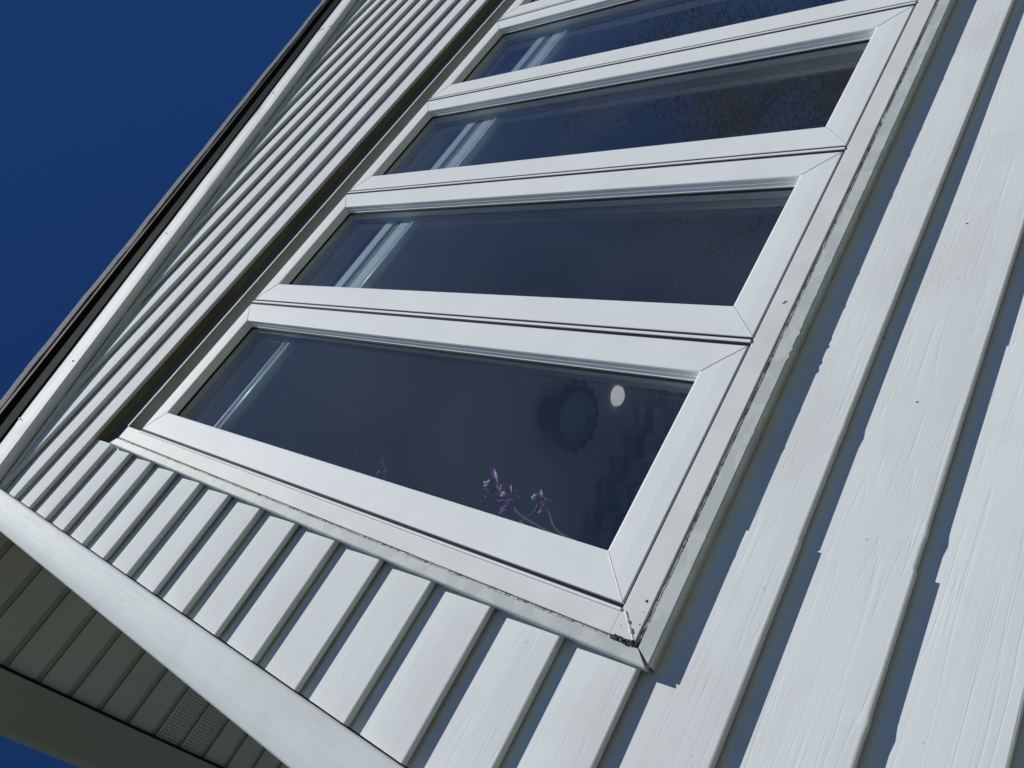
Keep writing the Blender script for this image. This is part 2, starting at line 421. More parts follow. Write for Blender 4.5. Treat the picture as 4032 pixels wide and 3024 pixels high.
# seam of two lengths of fascia cladding
ls = MB(); xsn = 1.905
ls.add([(xsn, YF - 0.0022, rake(xsn, RF - 0.001)), (xsn + 0.004, YF - 0.0022, rake(xsn + 0.004, RF - 0.001)), (xsn + 0.016, YF + 0.003, rake(xsn + 0.016, RF + 0.124)), (xsn + 0.012, YF + 0.003, rake(xsn + 0.012, RF + 0.124)),
        (xsn, YF + 0.03, rake(xsn, RF + 0.012)), (xsn + 0.004, YF + 0.03, rake(xsn + 0.004, RF + 0.012))], [(0, 1, 2, 3), (0, 1, 5, 4)])
ls.build('cladding_seam', M_GROOVE, fo)
nl = MB()
M_NAIL = plain('nail_head', (0.35, 0.36, 0.35), 0.5)
for (nx, dz) in ((0.108, 0.038), (1.42, 0.07), (0.62, 0.06), (-0.09, 0.09)):
    nl = MB(); zz = rake(nx, RF + dz)
    nl.tube([(nx, YF - 0.0035, zz), (nx, YF + 0.001, zz)], 0.0022, 8)
    nl.build('nail', M_NAIL, fo)

# J channel under the rake
jc = MB()
def slope_bar(mb, y0, y1, a, b, x0=PX1 + 0.001, x1=XR, mi=0):
    n = 60; rg = []
    for i in range(n + 1):
        x = x0 + (x1 - x0) * i / n
        rg.append([(x, y0, rake(x, a)), (x, y1, rake(x, a)), (x, y1, rake(x, b)), (x, y0, rake(x, b))])
    mb.sweep(rg, mi)
slope_bar(jc, F - 0.0012, F + 0.012, RZ - 0.041, RZ - 0.019)
slope_bar(jc, F - 0.0030, F - 0.0012, RZ - 0.043, RZ - 0.038)
jco = jc.build('siding_channel', M_SIDING, house, bevel=0.0008)
jc = MB(); slope_bar(jc, F - 0.0011, F + 0.010, RZ - 0.0188, RZ - 0.0140); jc.build('channel_gap', M_BLACK, jco)
# dark metal trim and shingle edge over the fascia
dt = MB(); slope_bar(dt, YF + 0.0005, 0.05, RF + 0.1215, RF + 0.205, XL0)
dt.build('drip_edge', M_DARKTRIM, house, bevel=0.001)
rf = MB(); n = 150; rg = []
for i in range(n + 1):
    x = XL0 + 0.03 + (XR - XL0 - 0.03) * i / n
    j = 0.003 * fbm(x * 9, 20) + 0.0015 * fbm(x * 31, 21)
    rg.append([(x, YF - 0.016 + j, rake(x, RF + 0.228)), (x, 9.0, rake(x, RF + 0.228)), (x, 9.0, rake(x, RF + 0.266 + j)), (x, YF - 0.017 + j, rake(x, RF + 0.266 + j))])
rf.sweep(rg, 0)
rfo = rf.build('roof', M_SHINGLE, house)
rb = MB(); slope_bar(rb, YF - 0.012, 8.99, RF + 0.2052, RF + 0.2278, XL0 + 0.032)
rb.build('underlay_edge', M_BLACK, rfo)

# ---- eave on the left side: soffit running back, gutter
ez = 1.655; ex0, ex1 = -0.585, PX0 + 0.001; SP = 0.0965; Y00 = 0.297 - 3 * SP
ev = MB(); eg = MB(); eh = MB()
i = -1
pan = 0
y = Y00 - SP
while y < 5.0:
    gw = 0.018
    ev.box(ex0, ex1, y + gw, y + SP, ez, ez + 0.004)
    ev.add([(ex0, y, ez + 0.009), (ex1, y, ez + 0.009), (ex1, y + gw, ez + 0.009), (ex0, y + gw, ez + 0.009), (ex0, y + gw, ez + 0.0001), (ex1, y + gw, ez + 0.0001), (ex0, y, ez + 0.0001), (ex1, y, ez + 0.0001)],
           [(0, 1, 2, 3), (3, 2, 5, 4), (0, 1, 7, 6)], 1)
    if round((y - Y00) / SP) in (8, 9, 14, 15):
        for a in range(30):
            for b_ in range(6):
                hx = ex0 + 0.012 + a * 0.0088; hy = y + gw + 0.010 + b_ * 0.0115 + (0.004 if a % 2 else 0)
                if hx > ex1 - 0.01: continue
                r_ = 0.0023
                ev.add([(hx + r_ * math.cos(q * math.pi / 3), hy + r_ * math.sin(q * math.pi / 3), ez - 0.0004) for q in range(6)], [tuple(range(6))], 2)
    y += SP
ev.build('eave_soffit', [M_SOFFIT, M_SOFFITG, M_HOLE], house)
gt = MB()
prof = [(-0.586, ez - 0.012), (-0.70, ez - 0.014), (-0.712, ez - 0.010), (-0.718, ez), (-0.722, ez + 0.03), (-0.735, ez + 0.06), (-0.735, ez + 0.10), (-0.60, ez + 0.10), (-0.586, ez + 0.05)]
gt.sweep([[(x, yy, z) for x, z in prof] for yy in (-0.004, 1.5, 3.0, 4.5, 8.9)], 0)
gto = gt.build('gutter', M_GUTTER, house)
er = MB(); er.box(-0.5875, -0.5805, 0.0, 8.8, ez - 0.0115, ez - 0.0005); er.build('soffit_trim', M_BLACK, house)

# ------------------------------------------------------------------ window frame
FY = 0.0020
HZF = 1.3175                       # front lip of the head
wf = MB()
wf.box(-0.0345, -0.0042, FY, 0.075, -0.0009, HZF)                       # left jamb

wf.box(-0.0345, WX1 + 0.0345, 0.0016, 0.075, -0.0315, -0.0010)              # sill
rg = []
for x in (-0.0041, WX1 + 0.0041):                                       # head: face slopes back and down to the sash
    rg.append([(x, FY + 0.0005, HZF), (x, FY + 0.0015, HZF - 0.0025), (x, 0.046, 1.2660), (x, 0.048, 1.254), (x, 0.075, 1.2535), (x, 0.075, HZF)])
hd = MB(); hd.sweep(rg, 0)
wfo = wf.build('window_frame', M_FRAME, house, bevel=0.0009)
wj = MB(); wj.box(WX1 + 0.0042, WX1 + 0.0345, FY, 0.075, -0.0009, HZF); wj.build('frame_jamb', M_FRAME, wfo, bevel=0.0009)
hd.build('frame_head', plain('shade_toned_head', (0.26, 0.285, 0.25), 0.6, 0.06, 10, alt=(0.20, 0.215, 0.18)), wfo)  # shade of the down-facing head is painted in as a darker colour
st = MB()                                                                # thin raised bead beside the groove
st.box(-0.0078, -0.0042, FY - 0.0022, FY + 0.002, -0.0008, 1.252)
st.build('frame_bead', M_SASH, wfo, bevel=0.0007)
for i in range(1, NU):
    st = MB(); st.box(i * P - 0.0088, i * P - 0.0038, -0.0006, 0.03, 0.0003, 1.2495); st.build('mullion', M_SASH, wfo, bevel=0.0007)
lp = MB(); lp.box(-0.0041, WX1 + 0.0041, FY - 0.0016, FY + 0.0002, HZF - 0.004, HZF + 0.0012); lp.build('head_lip', M_SASH, wfo, bevel=0.0006)
gr = MB()                                                                # dark grooves behind the sash edges
gr.box(-0.0040, 0.0004, 0.0030, 0.029, -0.0006, 1.2490)
gr.build('frame_groove', M_BLACK, wfo)
for i in range(1, NU):
    gr = MB(); gr.box(i * P - 0.0138, i * P - 0.0089, 0.0014, 0.029, 0.0004, 1.2490); gr.build('frame_groove', M_BLACK, wfo)
    gr = MB(); gr.box(i * P - 0.0037, i * P + 0.0004, 0.0012, 0.029, 0.0004, 1.2490); gr.build('frame_groove', M_BLACK, wfo)
gr = MB(); gr.box(-0.0004, WX1, 0.0265, 0.070, 1.2500, 1.2533); gr.build('frame_groove', M_GROOVE, wfo)
# recess over the head
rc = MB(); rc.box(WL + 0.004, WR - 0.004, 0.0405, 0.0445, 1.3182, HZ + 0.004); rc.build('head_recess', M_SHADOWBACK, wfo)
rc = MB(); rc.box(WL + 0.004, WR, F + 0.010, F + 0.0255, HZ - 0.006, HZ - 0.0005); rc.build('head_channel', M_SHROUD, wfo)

# flashing around the window: curved outer lip, mitred at the corners
FL0 = 0.0385; FL1 = 0.0560
def flash_ring(w_in, w_out, lip, t):
    # offsets outward from the sash rectangle: (outward, y)
    return [(w_in, 0.0036), (w_in + 0.001, 0.0022), (w_out - 0.0022, 0.0025), (w_out - 0.0006, 0.0036), (w_out, 0.0062), (w_out - 0.0006, 0.0135), (w_out - 0.0020, 0.0142),
            (w_out - 0.0022, 0.0240), (w_in, 0.0240)]
fl = MB(); rg = []
zs = [0.0 - 0.0 + i * 0.02 for i in range(-2, 69)]
cut = 1.3230
nn = 90
for i in range(nn + 1):                                                 # left leg
    t = i / nn; out = []
    for (o_, y_) in flash_ring(FL0 - 0.001, 0.0545, 0, 0):
        zlo = -o_ + 0.0008; zhi = 1.322 + (o_ - FL0) * 0.9
        z = zlo + (zhi - zlo) * t
        wv = 0.0003 * fbm(z * 5, 31) * (1 if o_ > 0.045 else 0.3)
        out.append((-o_ - wv, y_ + 0.0002 * fbm(z * 3, 33), z))
    rg.append(out)
fl.sweep(rg, 0)
flj = fl.build('jamb_flashing', M_FLASH, wfo)
fl = MB(); rg = []
DR = [(0.4138, .0022), (0.4022, .0030), (0.3765, .0028), (0.364, .0034), (0.470, .0015), (0.245, .0016), (0.53, .0012), (0.10, .0008), (0.68, .0018), (0.71, .0015), (0.77, .0013), (0.83, .0016), (0.95, .001), (0.30, .0008), (1.02, .0012)]
nn = 420
for i in range(nn + 1):                                                 # sill leg
    t = i / nn; out = []
    for (o_, y_) in flash_ring(FL0 - 0.002, 0.0565, 0, 0):
        xlo = -o_ + 0.0006 + max(0, (o_ - FL0)) * 0.34; xhi = WX1 + o_
        x = xlo + (xhi - xlo) * t ** 1.35
        wv = 0.0003 * fbm(x * 5, 41) + 0.0001 * fbm(x * 23, 42)
        ext = 0
        if o_ > 0.052:
            for dx, am in DR: ext += am * 0.8 * math.exp(-((x - dx) / 0.0026) ** 2)
            if x < -0.046: ext += 0.0
        w_ = 1 if o_ > 0.045 else 0.3
        out.append((x, y_ + 0.0002 * fbm(x * 3, 43) - ext * 0.25, -o_ - wv * w_ - ext))
    rg.append(out)
fl.sweep(rg, 0)
fls = fl.build('sill_flashing', M_FLASH, wfo)
for o in (flj, fls):
    for p in o.data.polygons: p.use_smooth = True
    e = o.modifiers.new('es', 'EDGE_SPLIT'); e.split_angle = math.radians(20)
fl = MB(); fl.box(WX1 + FL0, WX1 + 0.056, 0.0025, 0.026, -0.03, 1.32); fl.build('jamb_flashing', M_FLASH, wfo, bevel=0.002)
# backing inside the open mitre
bk = MB(); bk.box(-0.0535, -0.0300, 0.0115, 0.0118, -0.0530, -0.0300); bk.build('mitre_gap', M_SIDING, wfo)

# caulk: ragged bead
ck = MB()
def ragged(axis, a0, a1, off0, off1, seed, n, y0=0.0022):
    rg = []
    for i in range(n + 1):
        u = a0 + (a1 - a0) * i / n
        j1 = 0.0008 * fbm(u * 22, seed) + 0.0005 * fbm(u * 90, seed + 1)
        j2 = 0.0016 * fbm(u * 15, seed + 2) + 0.0009 * fbm(u * 70, seed + 3)
        h = y0 + 0.0012 * fbm(u * 60, seed + 4)
        p_ = [(off0 + j1 * .3, 0.016), (off0 + j1 * .3, h + 0.002), ((off0 + off1) / 2, h + 0.0006), (off1 + j2, h + 0.0022), (off1 + j2, 0.016)]
        rg.append([(-o_, y_, u) if axis == 'z' else (u, y_, -o_) for o_, y_ in p_])
    ck.sweep(rg, 0)
ragged('x', -0.034, WX1, 0.0322, 0.0388, 51, 700)
ragged('z', -0.034, 1.318, 0.0350, 0.0382, 61, 500, 0.0022)
cko = ck.build('caulk_bead', M_CAULK, wfo, smooth=True)
# dark split running in the caulk
sp = MB()
def crackline(axis, a0, a1, off, seed, wd, y_):
    n = int((a1 - a0) / 0.0025); rg = []
    for i in range(n + 1):
        u = a0 + (a1 - a0) * i / n
        c0 = off + 0.0009 * fbm(u * 30, seed) + 0.0006 * fbm(u * 110, seed + 1)
        ww = wd * 0.6 * max(0.10, 0.6 + 1.1 * fbm(u * 12, seed + 2) + 0.8 * fbm(u * 60, seed + 5))
        p_ = [(c0 - ww, y_ + 0.0008), (c0 - ww, y_), (c0 + ww, y_), (c0 + ww, y_ + 0.0008)]
        rg.append([(-o_, yy, u) if axis == 'z' else (u, yy, -o_) for o_, yy in p_])
    sp.sweep(rg, 0)
crackline('x', -0.030, WX1, 0.0335, 71, 0.0010, 0.0014)
crackline('z', -0.020, 1.315, 0.0352, 81, 0.0006, 0.0016)
sp.build('caulk_crack', plain('crack_dirt', (0.15, 0.12, 0.095), 0.9), wfo)

# weld lines at the frame corner (sill to jamb)
wl = MB()
wl.tube([(-0.0060, FY - 0.0008, -0.0060), (-0.020, FY - 0.0005, -0.0185), (-0.0335, FY - 0.0004, -0.0300)], [0.0011, 0.0008, 0.0009], 6)
for q in (0.3, 0.55, 0.62):
    wl.tube([(-0.006 - 0.0275 * q, FY - 0.0016, -0.006 - 0.025 * q), (-0.0085 - 0.0275 * q, FY - 0.0012, -0.0078 - 0.025 * q)], 0.0013, 6)
wl.build('corner_weld', M_SASH, wfo)

# ------------------------------------------------------------------ sashes (five alike)
AL, AH, GB, GT = 0.0550, 0.0505, 0.0492, 1.204     # stile widths and glass heights
SX0, SX1 = 0.0006, P - 0.0140                       # sash outer edges
SB, ST = 0.0004, 1.2495
def make_sash():
    s = MB()
    ring_o = [(SX0, SB), (SX1, SB), (SX1, ST), (SX0, ST)]
    ring_i = [(SX0 + AL - 0.0016, GB), (SX1 - AH, GB), (SX1 - AH, GT), (SX0 + AL - 0.0016, GT)]
    def lerp(t): return [(a[0] + (b[0] - a[0]) * t, a[1] + (b[1] - a[1]) * t) for a, b in zip(ring_o, ring_i)]
    def inset(d_):   # further inside the opening
        c = [(1, 1), (-1, 1), (-1, -1), (1, -1)]
        return [(p_[0] + c_[0] * d_, p_[1] + c_[1] * d_) for p_, c_ in zip(ring_i, c)]
    def outset(d_):
        c = [(1, 1), (-1, 1), (-1, -1), (1, -1)]
        return [(p_[0] + c_[0] * d_, p_[1] + c_[1] * d_) for p_, c_ in zip(ring_o, c)]
    layers = [(outset(0), 0.030), (outset(0), 0.0022), (outset(0.0005), 0.0005), (outset(0.0014), 0.0), (lerp(0.45), -0.0004), (inset(-0.003), 0.0),
              (inset(-0.0009), 0.0007), (inset(0), 0.0026), (inset(0.0004), 0.0090), (inset(0.0016), 0.0094), (inset(0.0018), 0.0112), (inset(0.0020), 0.0150), (inset(0.0036), 0.0158), (inset(0.0037), 0.0190)]
    vs = []; fs = []
    for lay, y_ in layers: vs += [(x, y_, z) for x, z in lay]
    for i in range(len(layers) - 1):
        for j in range(4):
            a = i * 4 + j; b_ = i * 4 + (j + 1) % 4
            fs.append((a, b_, b_ + 4, a + 4))
    s.add(vs, fs)
    o = s.build('window_sash', M_SASH, house)
    # mitre welds
    for a, b_ in zip(ring_o, ring_i):
        m_ = MB()
        pa = Vector((a[0] + (b_[0] - a[0]) * 0.03, -0.00005, a[1] + (b_[1] - a[1]) * 0.03)); pb = Vector((b_[0] + (a[0] - b_[0]) * 0.03, -0.00005, b_[1] + (a[1] - b_[1]) * 0.03))
        m_.tube([pa, (pa + pb) / 2 + Vector((0, -0.0004, 0)), pb], 0.00055, 5)
        m_.build('mitre_weld', M_SEAM, o)
    gk = MB()                                            # black gasket round the pane
    a = inset(0.0037); c = inset(0.0062)
    gk.add([(x, 0.0178, z) for x, z in a] + [(x, 0.0186, z) for x, z in c] + [(x, 0.0200, z) for x, z in c], [(j, (j + 1) % 4, (j + 1) % 4 + 4, j + 4) for j in range(4)] + [(j + 4, (j + 1) % 4 + 4, (j + 1) % 4 + 8, j + 8) for j in range(4)])
    gk.build('gasket', M_BLACK, o)
    gl = MB(); q = inset(-0.004)
    for y_ in (0.0205, 0.0365):
        gl.box(q[0][0], q[1][0], y_, y_ + 0.0001, q[0][1], q[2][1])
    gl.build('glass_pane', M_GLASS, o)
    sb = MB()                                            # bright spacer between the panes
    a = inset(0.0052); c = inset(0.0030)
    sb.add([(x, 0.0222, z) for x, z in a] + [(x, 0.0350, z) for x, z in a] + [(x, 0.0222, z) for x, z in c], [(j, (j + 1) % 4, (j + 1) % 4 + 4, j + 4) for j in range(4)] + [(j, (j + 1) % 4, (j + 1) % 4 + 8, j + 8) for j in range(4)])
    sb.build('glass_spacer', plain('spacer', (0.50, 0.52, 0.50), 0.35, metal=0.3), o)
    ib = MB()                                            # inner sash and stop seen through the glass
    a0 = inset(-0.002); a1 = inset(0.0060)
    lay = [(a0, 0.0380), (inset(0.0015), 0.0382), (inset(0.0020), 0.0440), (inset(0.0000), 0.0450), (inset(0.0000), 0.0520), (inset(-0.02), 0.0530)]
    vs = []; fs = []
    for q_, y_ in lay: vs += [(x, y_, z) for x, z in q_]
    for i in range(len(lay) - 1):
        for j in range(4): a_ = i * 4 + j; b_ = i * 4 + (j + 1) % 4; fs.append((a_, b_, b_ + 4, a_ + 4))
    ib.add(vs, fs)
    ib.build('inner_stop', M_STOP, o)
    return o
sash0 = make_sash()
sashes = [sash0]
for i in range(1, NU):
    c = copy_tree(sash0); c.parent = house; c.location = sash0.location + Vector((i * P, 0, 0)); sashes.append(c)
LB = ['casement sash nearest the corner post, flowers behind its pane', 'second casement sash from the corner post', 'third casement sash from the corner post', 'fourth casement sash from the corner post', 'fifth casement sash, at the top edge of the photo']
for s_, t_ in zip(sashes, LB): s_['label'] = t_

# ------------------------------------------------------------------ room behind the window
rm = MB(); RX0, RX1, RY0, RY1, RZ0, RZ1 = -0.20, 4.1, 0.151, 4.2, -0.9, 1.80
CEILZ = 1.80
rm.add([(RX0, RY0, RZ0), (RX0, RY1, RZ0), (RX0, RY1, CEILZ), (RX0, RY0, CEILZ)], [(0, 1, 2, 3)])
rm.add([(RX1, RY0, RZ0), (RX1, RY1, RZ0), (RX1, RY1, CEILZ), (RX1, RY0, CEILZ)], [(0, 1, 2, 3)])
rm.add([(RX0, RY1, RZ0), (RX1, RY1, RZ0), (RX1, RY1, CEILZ), (RX0, RY1, CEILZ)], [(0, 1, 2, 3)])
rm.add([(RX0, RY0, 1.36), (RX1, RY0, 1.36), (RX1, RY0, CEILZ), (RX0, RY0, CEILZ)], [(0, 1, 2, 3)])
rm.add([(RX0, RY0, RZ0), (RX1, RY0, RZ0), (RX1, RY0, -0.06), (RX0, RY0, -0.06)], [(0, 1, 2, 3)])
rm.build('room_wall', M_PLASTER, house)
cl = MB(); cl.box(RX0, RX1, 0.152, RY1, CEILZ, CEILZ + 0.01); cl.build('room_ceiling', M_CEIL, house)
flr = MB(); flr.box(RX0, RX1, 0.152, RY1, RZ0 - 0.02, RZ0); flr.build('room_floor', M_FLOOR, house)
lin = MB()                                                 # jamb liner and stool
lin.box(-0.03, WX1 + 0.03, 0.0755, 0.21, -0.035, -0.012)
lin.build('window_stool', M_FRAME, house, bevel=0.001)
lin = MB()
lin.box(-0.05, -0.02, 0.0755, 0.151, -0.012, 1.30); lin.box(WX1 + 0.02, WX1 + 0.05, 0.0755, 0.151, -0.012, 1.30)
lin.box(-0.05, WX1 + 0.05, 0.0755, 0.151, 1.30, 1.34)
for i in range(1, NU): lin.box(i * P - 0.022, i * P + 0.006, 0.0755, 0.094, -0.0118, 1.2998)
lin.build('window_liner', M_FRAME, house, bevel=0.001)

# blinds, one per opening
def make_blind(i):
    x0 = i * P + 0.030; x1 = (i + 1) * P - 0.030
    names = ['first', 'second', 'third', 'fourth', 'fifth']
    lab = 'single white blind rail behind the sash nearest the corner post' if i == 0 else 'white raised blind with ribbed stack behind the %s sash' % names[i]
    b = empty('window_blind', (x0, 0.065, 0.97), lab, 'blind', 'raised blinds behind the casement sashes')
    Y = 0.0500
    if i == 0:
        a = MB(); a.box(x0, x1, Y, Y + 0.02, 1.0925, 1.0965); a.build('top_rail', M_BLIND, b, bevel=0.001)
        a = MB(); a.tube([(x0, Y + 0.011, 1.072), (x1, Y + 0.011, 1.072)], 0.0125, 16); a.build('bottom_rail', M_BLIND, b, smooth=True)
        return
    dz = -0.0105
    a = MB(); a.box(x0, x1, Y, Y + 0.02, 1.061 + dz, 1.088 + dz); a.build('top_rail', M_BLIND, b, bevel=0.001)
    a = MB()
    for q in range(9): a.box(x0 + 0.002, x1 - 0.002, Y + 0.004, Y + 0.02, 1.0325 + dz + q * 0.0031, 1.0325 + dz + q * 0.0031 + 0.0022)
    a.box(x0 + 0.002, x1 - 0.002, Y + 0.007, Y + 0.02, 1.0320 + dz, 1.0605 + dz)
    a.build('slat_stack', M_SLAT, b)
    a = MB(); a.box(x0, x1, Y, Y + 0.02, 0.999 + dz, 1.0315 + dz); a.build('bottom_rail', M_BLIND, b, bevel=0.001)
    a = MB(); a.tube([(x0, Y + 0.008, 0.984 + dz), (x1, Y + 0.008, 0.984 + dz)], 0.0115, 16); a.build('shade_roll', M_BLIND, b, smooth=True)
for i in range(NU): make_blind(i)

a = MB(); rg = []
for i in range(41):
    t = i / 40; x = 1.20 + 0.72 * t; yy = 0.106 + 0.0025 * math.sin(t * 70) + 0.001 * math.sin(t * 23)
    rg.append([(x, yy, 1.285), (x, yy + 0.002, 1.16), (x, yy - 0.004, 1.056), (x, yy + 0.002, 1.050), (x, yy + 0.008, 1.056), (x, yy + 0.006, 1.285)])
a.sweep(rg, 0)
tag(a.build('fabric_shade', plain('grey_green_fabric', (0.50, 0.54, 0.50), 0.9, 0.06, 30), None, smooth=True), 'pale grey gathered fabric shade hanging inside behind the fourth sash', 'window shade')

# ------------------------------------------------------------------ ceiling lamp
LX, LY = 1.236, 1.649
lamp = empty('ceiling_lamp', (LX, LY, CEILZ), 'dark bronze ceiling lamp with ornate ring and bowl, seen through the nearest pane', 'lamp')
a = MB(); a.lathe([(0.0, CEILZ - 0.002), (0.078, CEILZ - 0.002), (0.080, CEILZ - 0.012), (0.066, CEILZ - 0.040), (0.040, CEILZ - 0.066), (0.024, CEILZ - 0.090), (0.0, CEILZ - 0.09)], LX, LY)
a.build('canopy', M_BRONZE, lamp, smooth=True)
a = MB(); a.tube([(LX, LY, CEILZ - 0.08), (LX, LY, CEILZ - 0.14)], 0.016, 12); a.build('stem', M_BRONZE, lamp, smooth=True)
a = MB(); zr = CEILZ - 0.155; SC = lambda an, rd: 1 + (0.035 * math.cos(an * 16) if rd > 0.14 else 0)
a.lathe([(0.118, zr + 0.012), (0.140, zr + 0.022), (0.158, zr + 0.012), (0.162, zr - 0.006), (0.150, zr - 0.022), (0.128, zr - 0.020), (0.118, zr - 0.006), (0.118, zr + 0.012)], LX, LY, 128, 0, SC)
for q in range(16):
    an = q * math.pi / 8; a.tube([(LX + 0.158 * math.cos(an), LY + 0.158 * math.sin(an), zr + 0.010), (LX + 0.170 * math.cos(an), LY + 0.170 * math.sin(an), zr - 0.004), (LX + 0.158 * math.cos(an), LY + 0.158 * math.sin(an), zr - 0.018)], 0.005, 6)
a.build('ring', M_BRONZE, lamp, smooth=True)
a = MB(); a.lathe([(0.0, zr - 0.078), (0.035, zr - 0.076), (0.070, zr - 0.064), (0.100, zr - 0.042), (0.122, zr - 0.010), (0.120, zr + 0.004), (0.05, zr + 0.01), (0.0, zr + 0.01)], LX, LY); a.build('bowl', M_BOWL, lamp, smooth=True)
a = MB(); a.lathe([(0.0, zr - 0.074), (0.020, zr - 0.078), (0.022, zr - 0.086), (0.010, zr - 0.094), (0.012, zr - 0.102), (0.004, zr - 0.112), (0.0, zr - 0.118)], LX, LY, 20); a.build('finial', M_BRONZE, lamp, smooth=True)
a = MB(); a.lathe([(0.0, CEILZ - 0.022), (0.040, CEILZ - 0.022), (0.050, CEILZ - 0.014), (0.052, CEILZ - 0.001)], 1.640, 2.030, 32)
tag(a.build('ceiling_spotlight', M_DISC, None, smooth=True), 'small round pale light glowing on the room ceiling beyond the bronze lamp', 'ceiling light')

# curtain inside
a = MB(); rg = []
for i in range(61):
    t = i / 60; x = 0.95 + 1.5 * t; yy = 2.24 + 0.04 * math.sin(t * 60) + 0.02 * math.sin(t * 23)
    rg.append([(x, yy, -0.7), (x + 0.02 * math.sin(t * 40), yy + 0.01, 0.4), (x, yy, 1.2), (x, yy, 1.765 + 0.012 * math.sin(t * 50)), (x, yy + 0.012, 1.765 + 0.012 * math.sin(t * 50)), (x, yy + 0.012, -0.7)])
a.sweep(rg, 0)
tag(a.build('curtain', M_CURTAIN, None, smooth=True), 'dark blue striped curtain hanging deep inside the room', 'curtain')
# hanging cord loop
a = MB(); pts = []
for i in range(24):
    t = i / 23; an = t * math.pi * 1.15; pts.append((0.36 - 0.05 * t - 0.028 * math.sin(an), 0.13, 0.86 - 0.30 * t + 0.05 * math.sin(t * 3)))

# ------------------------------------------------------------------ plant on the stool
PBX, PBY = 0.078, 0.128
pl = empty('potted_plant', (PBX, PBY, -0.012), 'purple-leaved potted plant with small white flowers on the inner window ledge', 'plant')
a = MB(); a.lathe([(0.0, -0.011), (0.026, -0.011), (0.034, 0.040), (0.038, 0.040), (0.038, 0.052), (0.033, 0.052), (0.031, 0.044), (0.0, 0.044)], PBX, PBY, 28); a.build('pot', M_POT, pl, smooth=False)
def leaf(mb, base, tip, W, up=Vector((0, -1, 0)), roll=0.0):
    base = Vector(base); tip = Vector(tip); dv = (tip - base); L = dv.length; dv.normalize()
    sdv = dv.cross(up).normalized(); nrm = sdv.cross(dv)
    sdv, nrm = sdv * math.cos(roll) + nrm * math.sin(roll), nrm * math.cos(roll) - sdv * math.sin(roll)
    n = 10; vs = []; fs = []
    for i in range(n + 1):
        t = i / n; w_ = W * (math.sin(math.pi * min(1, t * 0.8 + 0.12)) ** 1.1) * (1 - t) ** 0.55 * 1.3
        cc = base + dv * L * t + nrm * 0.10 * L * math.sin(t * math.pi)
        vs += [cc - sdv * w_ + nrm * w_ * 0.6, cc, cc + sdv * w_ + nrm * w_ * 0.6]
    for i in range(n): k_ = i * 3; fs += [(k_, k_ + 1, k_ + 4, k_ + 3), (k_ + 1, k_ + 2, k_ + 5, k_ + 4)]
    mb.add(vs, fs)
def V3(x, z, y=0.12): return Vector((x, y, z))
H1, H2, H3, H4 = V3(0.1462, 0.3673), V3(0.1341, 0.3326), V3(0.1250, 0.3190), V3(0.1405, 0.2730)
def curve(ps, n=8):
    out = []
    for i in range(len(ps) - 1):
        p0 = ps[max(i - 1, 0)]; p1 = ps[i]; p2 = ps[i + 1]; p3 = ps[min(i + 2, len(ps) - 1)]
        for j in range(n):
            t = j / n; out.append(0.5 * ((2 * p1) + (p2 - p0) * t + (2 * p0 - 5 * p1 + 4 * p2 - p3) * t * t + (3 * p1 - p0 - 3 * p2 + p3) * t ** 3))
    return out + [ps[-1]]
base = V3(PBX, 0.044, PBY)
stemsets = [([base, V3(0.088, 0.16), V3(0.1087, 0.2864), H3, H2, H1], 0.0024), ([base, V3(0.092, 0.15), V3(0.104, 0.2178), V3(0.1264, 0.248), H4], 0.0022),
            ([base, V3(0.080, 0.20), V3(0.098, 0.278), V3(0.1033, 0.2842), V3(0.1207, 0.2737), H4 + Vector((-.004, 0, .002))], 0.0021)]
for ps, r_ in stemsets:
    a = MB(); a.tube(curve([p.copy() for p in ps]), r_, 7); a.build('plant_stem', M_STEM, pl, smooth=True)
lv = MB(); rnd = random.Random(3)
leaf(lv, H1, V3(0.1749, 0.3939), 0.0065); leaf(lv, H1 + Vector((.003, .004, .006)), V3(0.163, 0.3900, .124), 0.006)
leaf(lv, H1, V3(0.1277, 0.3679), 0.0034, roll=1.0); leaf(lv, V3(0.141, 0.363), V3(0.1262, 0.366), 0.0028, roll=-.8); leaf(lv, V3(0.147, 0.362), V3(0.135, 0.352, .117), 0.006)
leaf(lv, H2 + Vector((0.004, 0, 0)), V3(0.1565, 0.3440), 0.0038); leaf(lv, H2, V3(0.121, 0.352), 0.003, roll=.5); leaf(lv, H3, V3(0.1063, 0.3368), 0.0042); leaf(lv, H3 + Vector((-.004, 0, -.004)), V3(0.1000, 0.3350), 0.0030)
leaf(lv, H3 + Vector((.0, 0, .0)), V3(0.140, 0.307), 0.0050, roll=1.0); leaf(lv, H3, V3(0.112, 0.322), 0.004, roll=.4)
leaf(lv, H4, V3(0.1612, 0.2862), 0.0058); leaf(lv, V3(0.133, 0.256), V3(0.1205, 0.2680), 0.0062); leaf(lv, V3(0.1310, 0.256), V3(0.119, 0.2625), 0.0045, roll=.6); leaf(lv, H4, V3(0.136, 0.288, .116), 0.003)
lv.build('plant_leaves', M_PURPLE, pl, smooth=True)
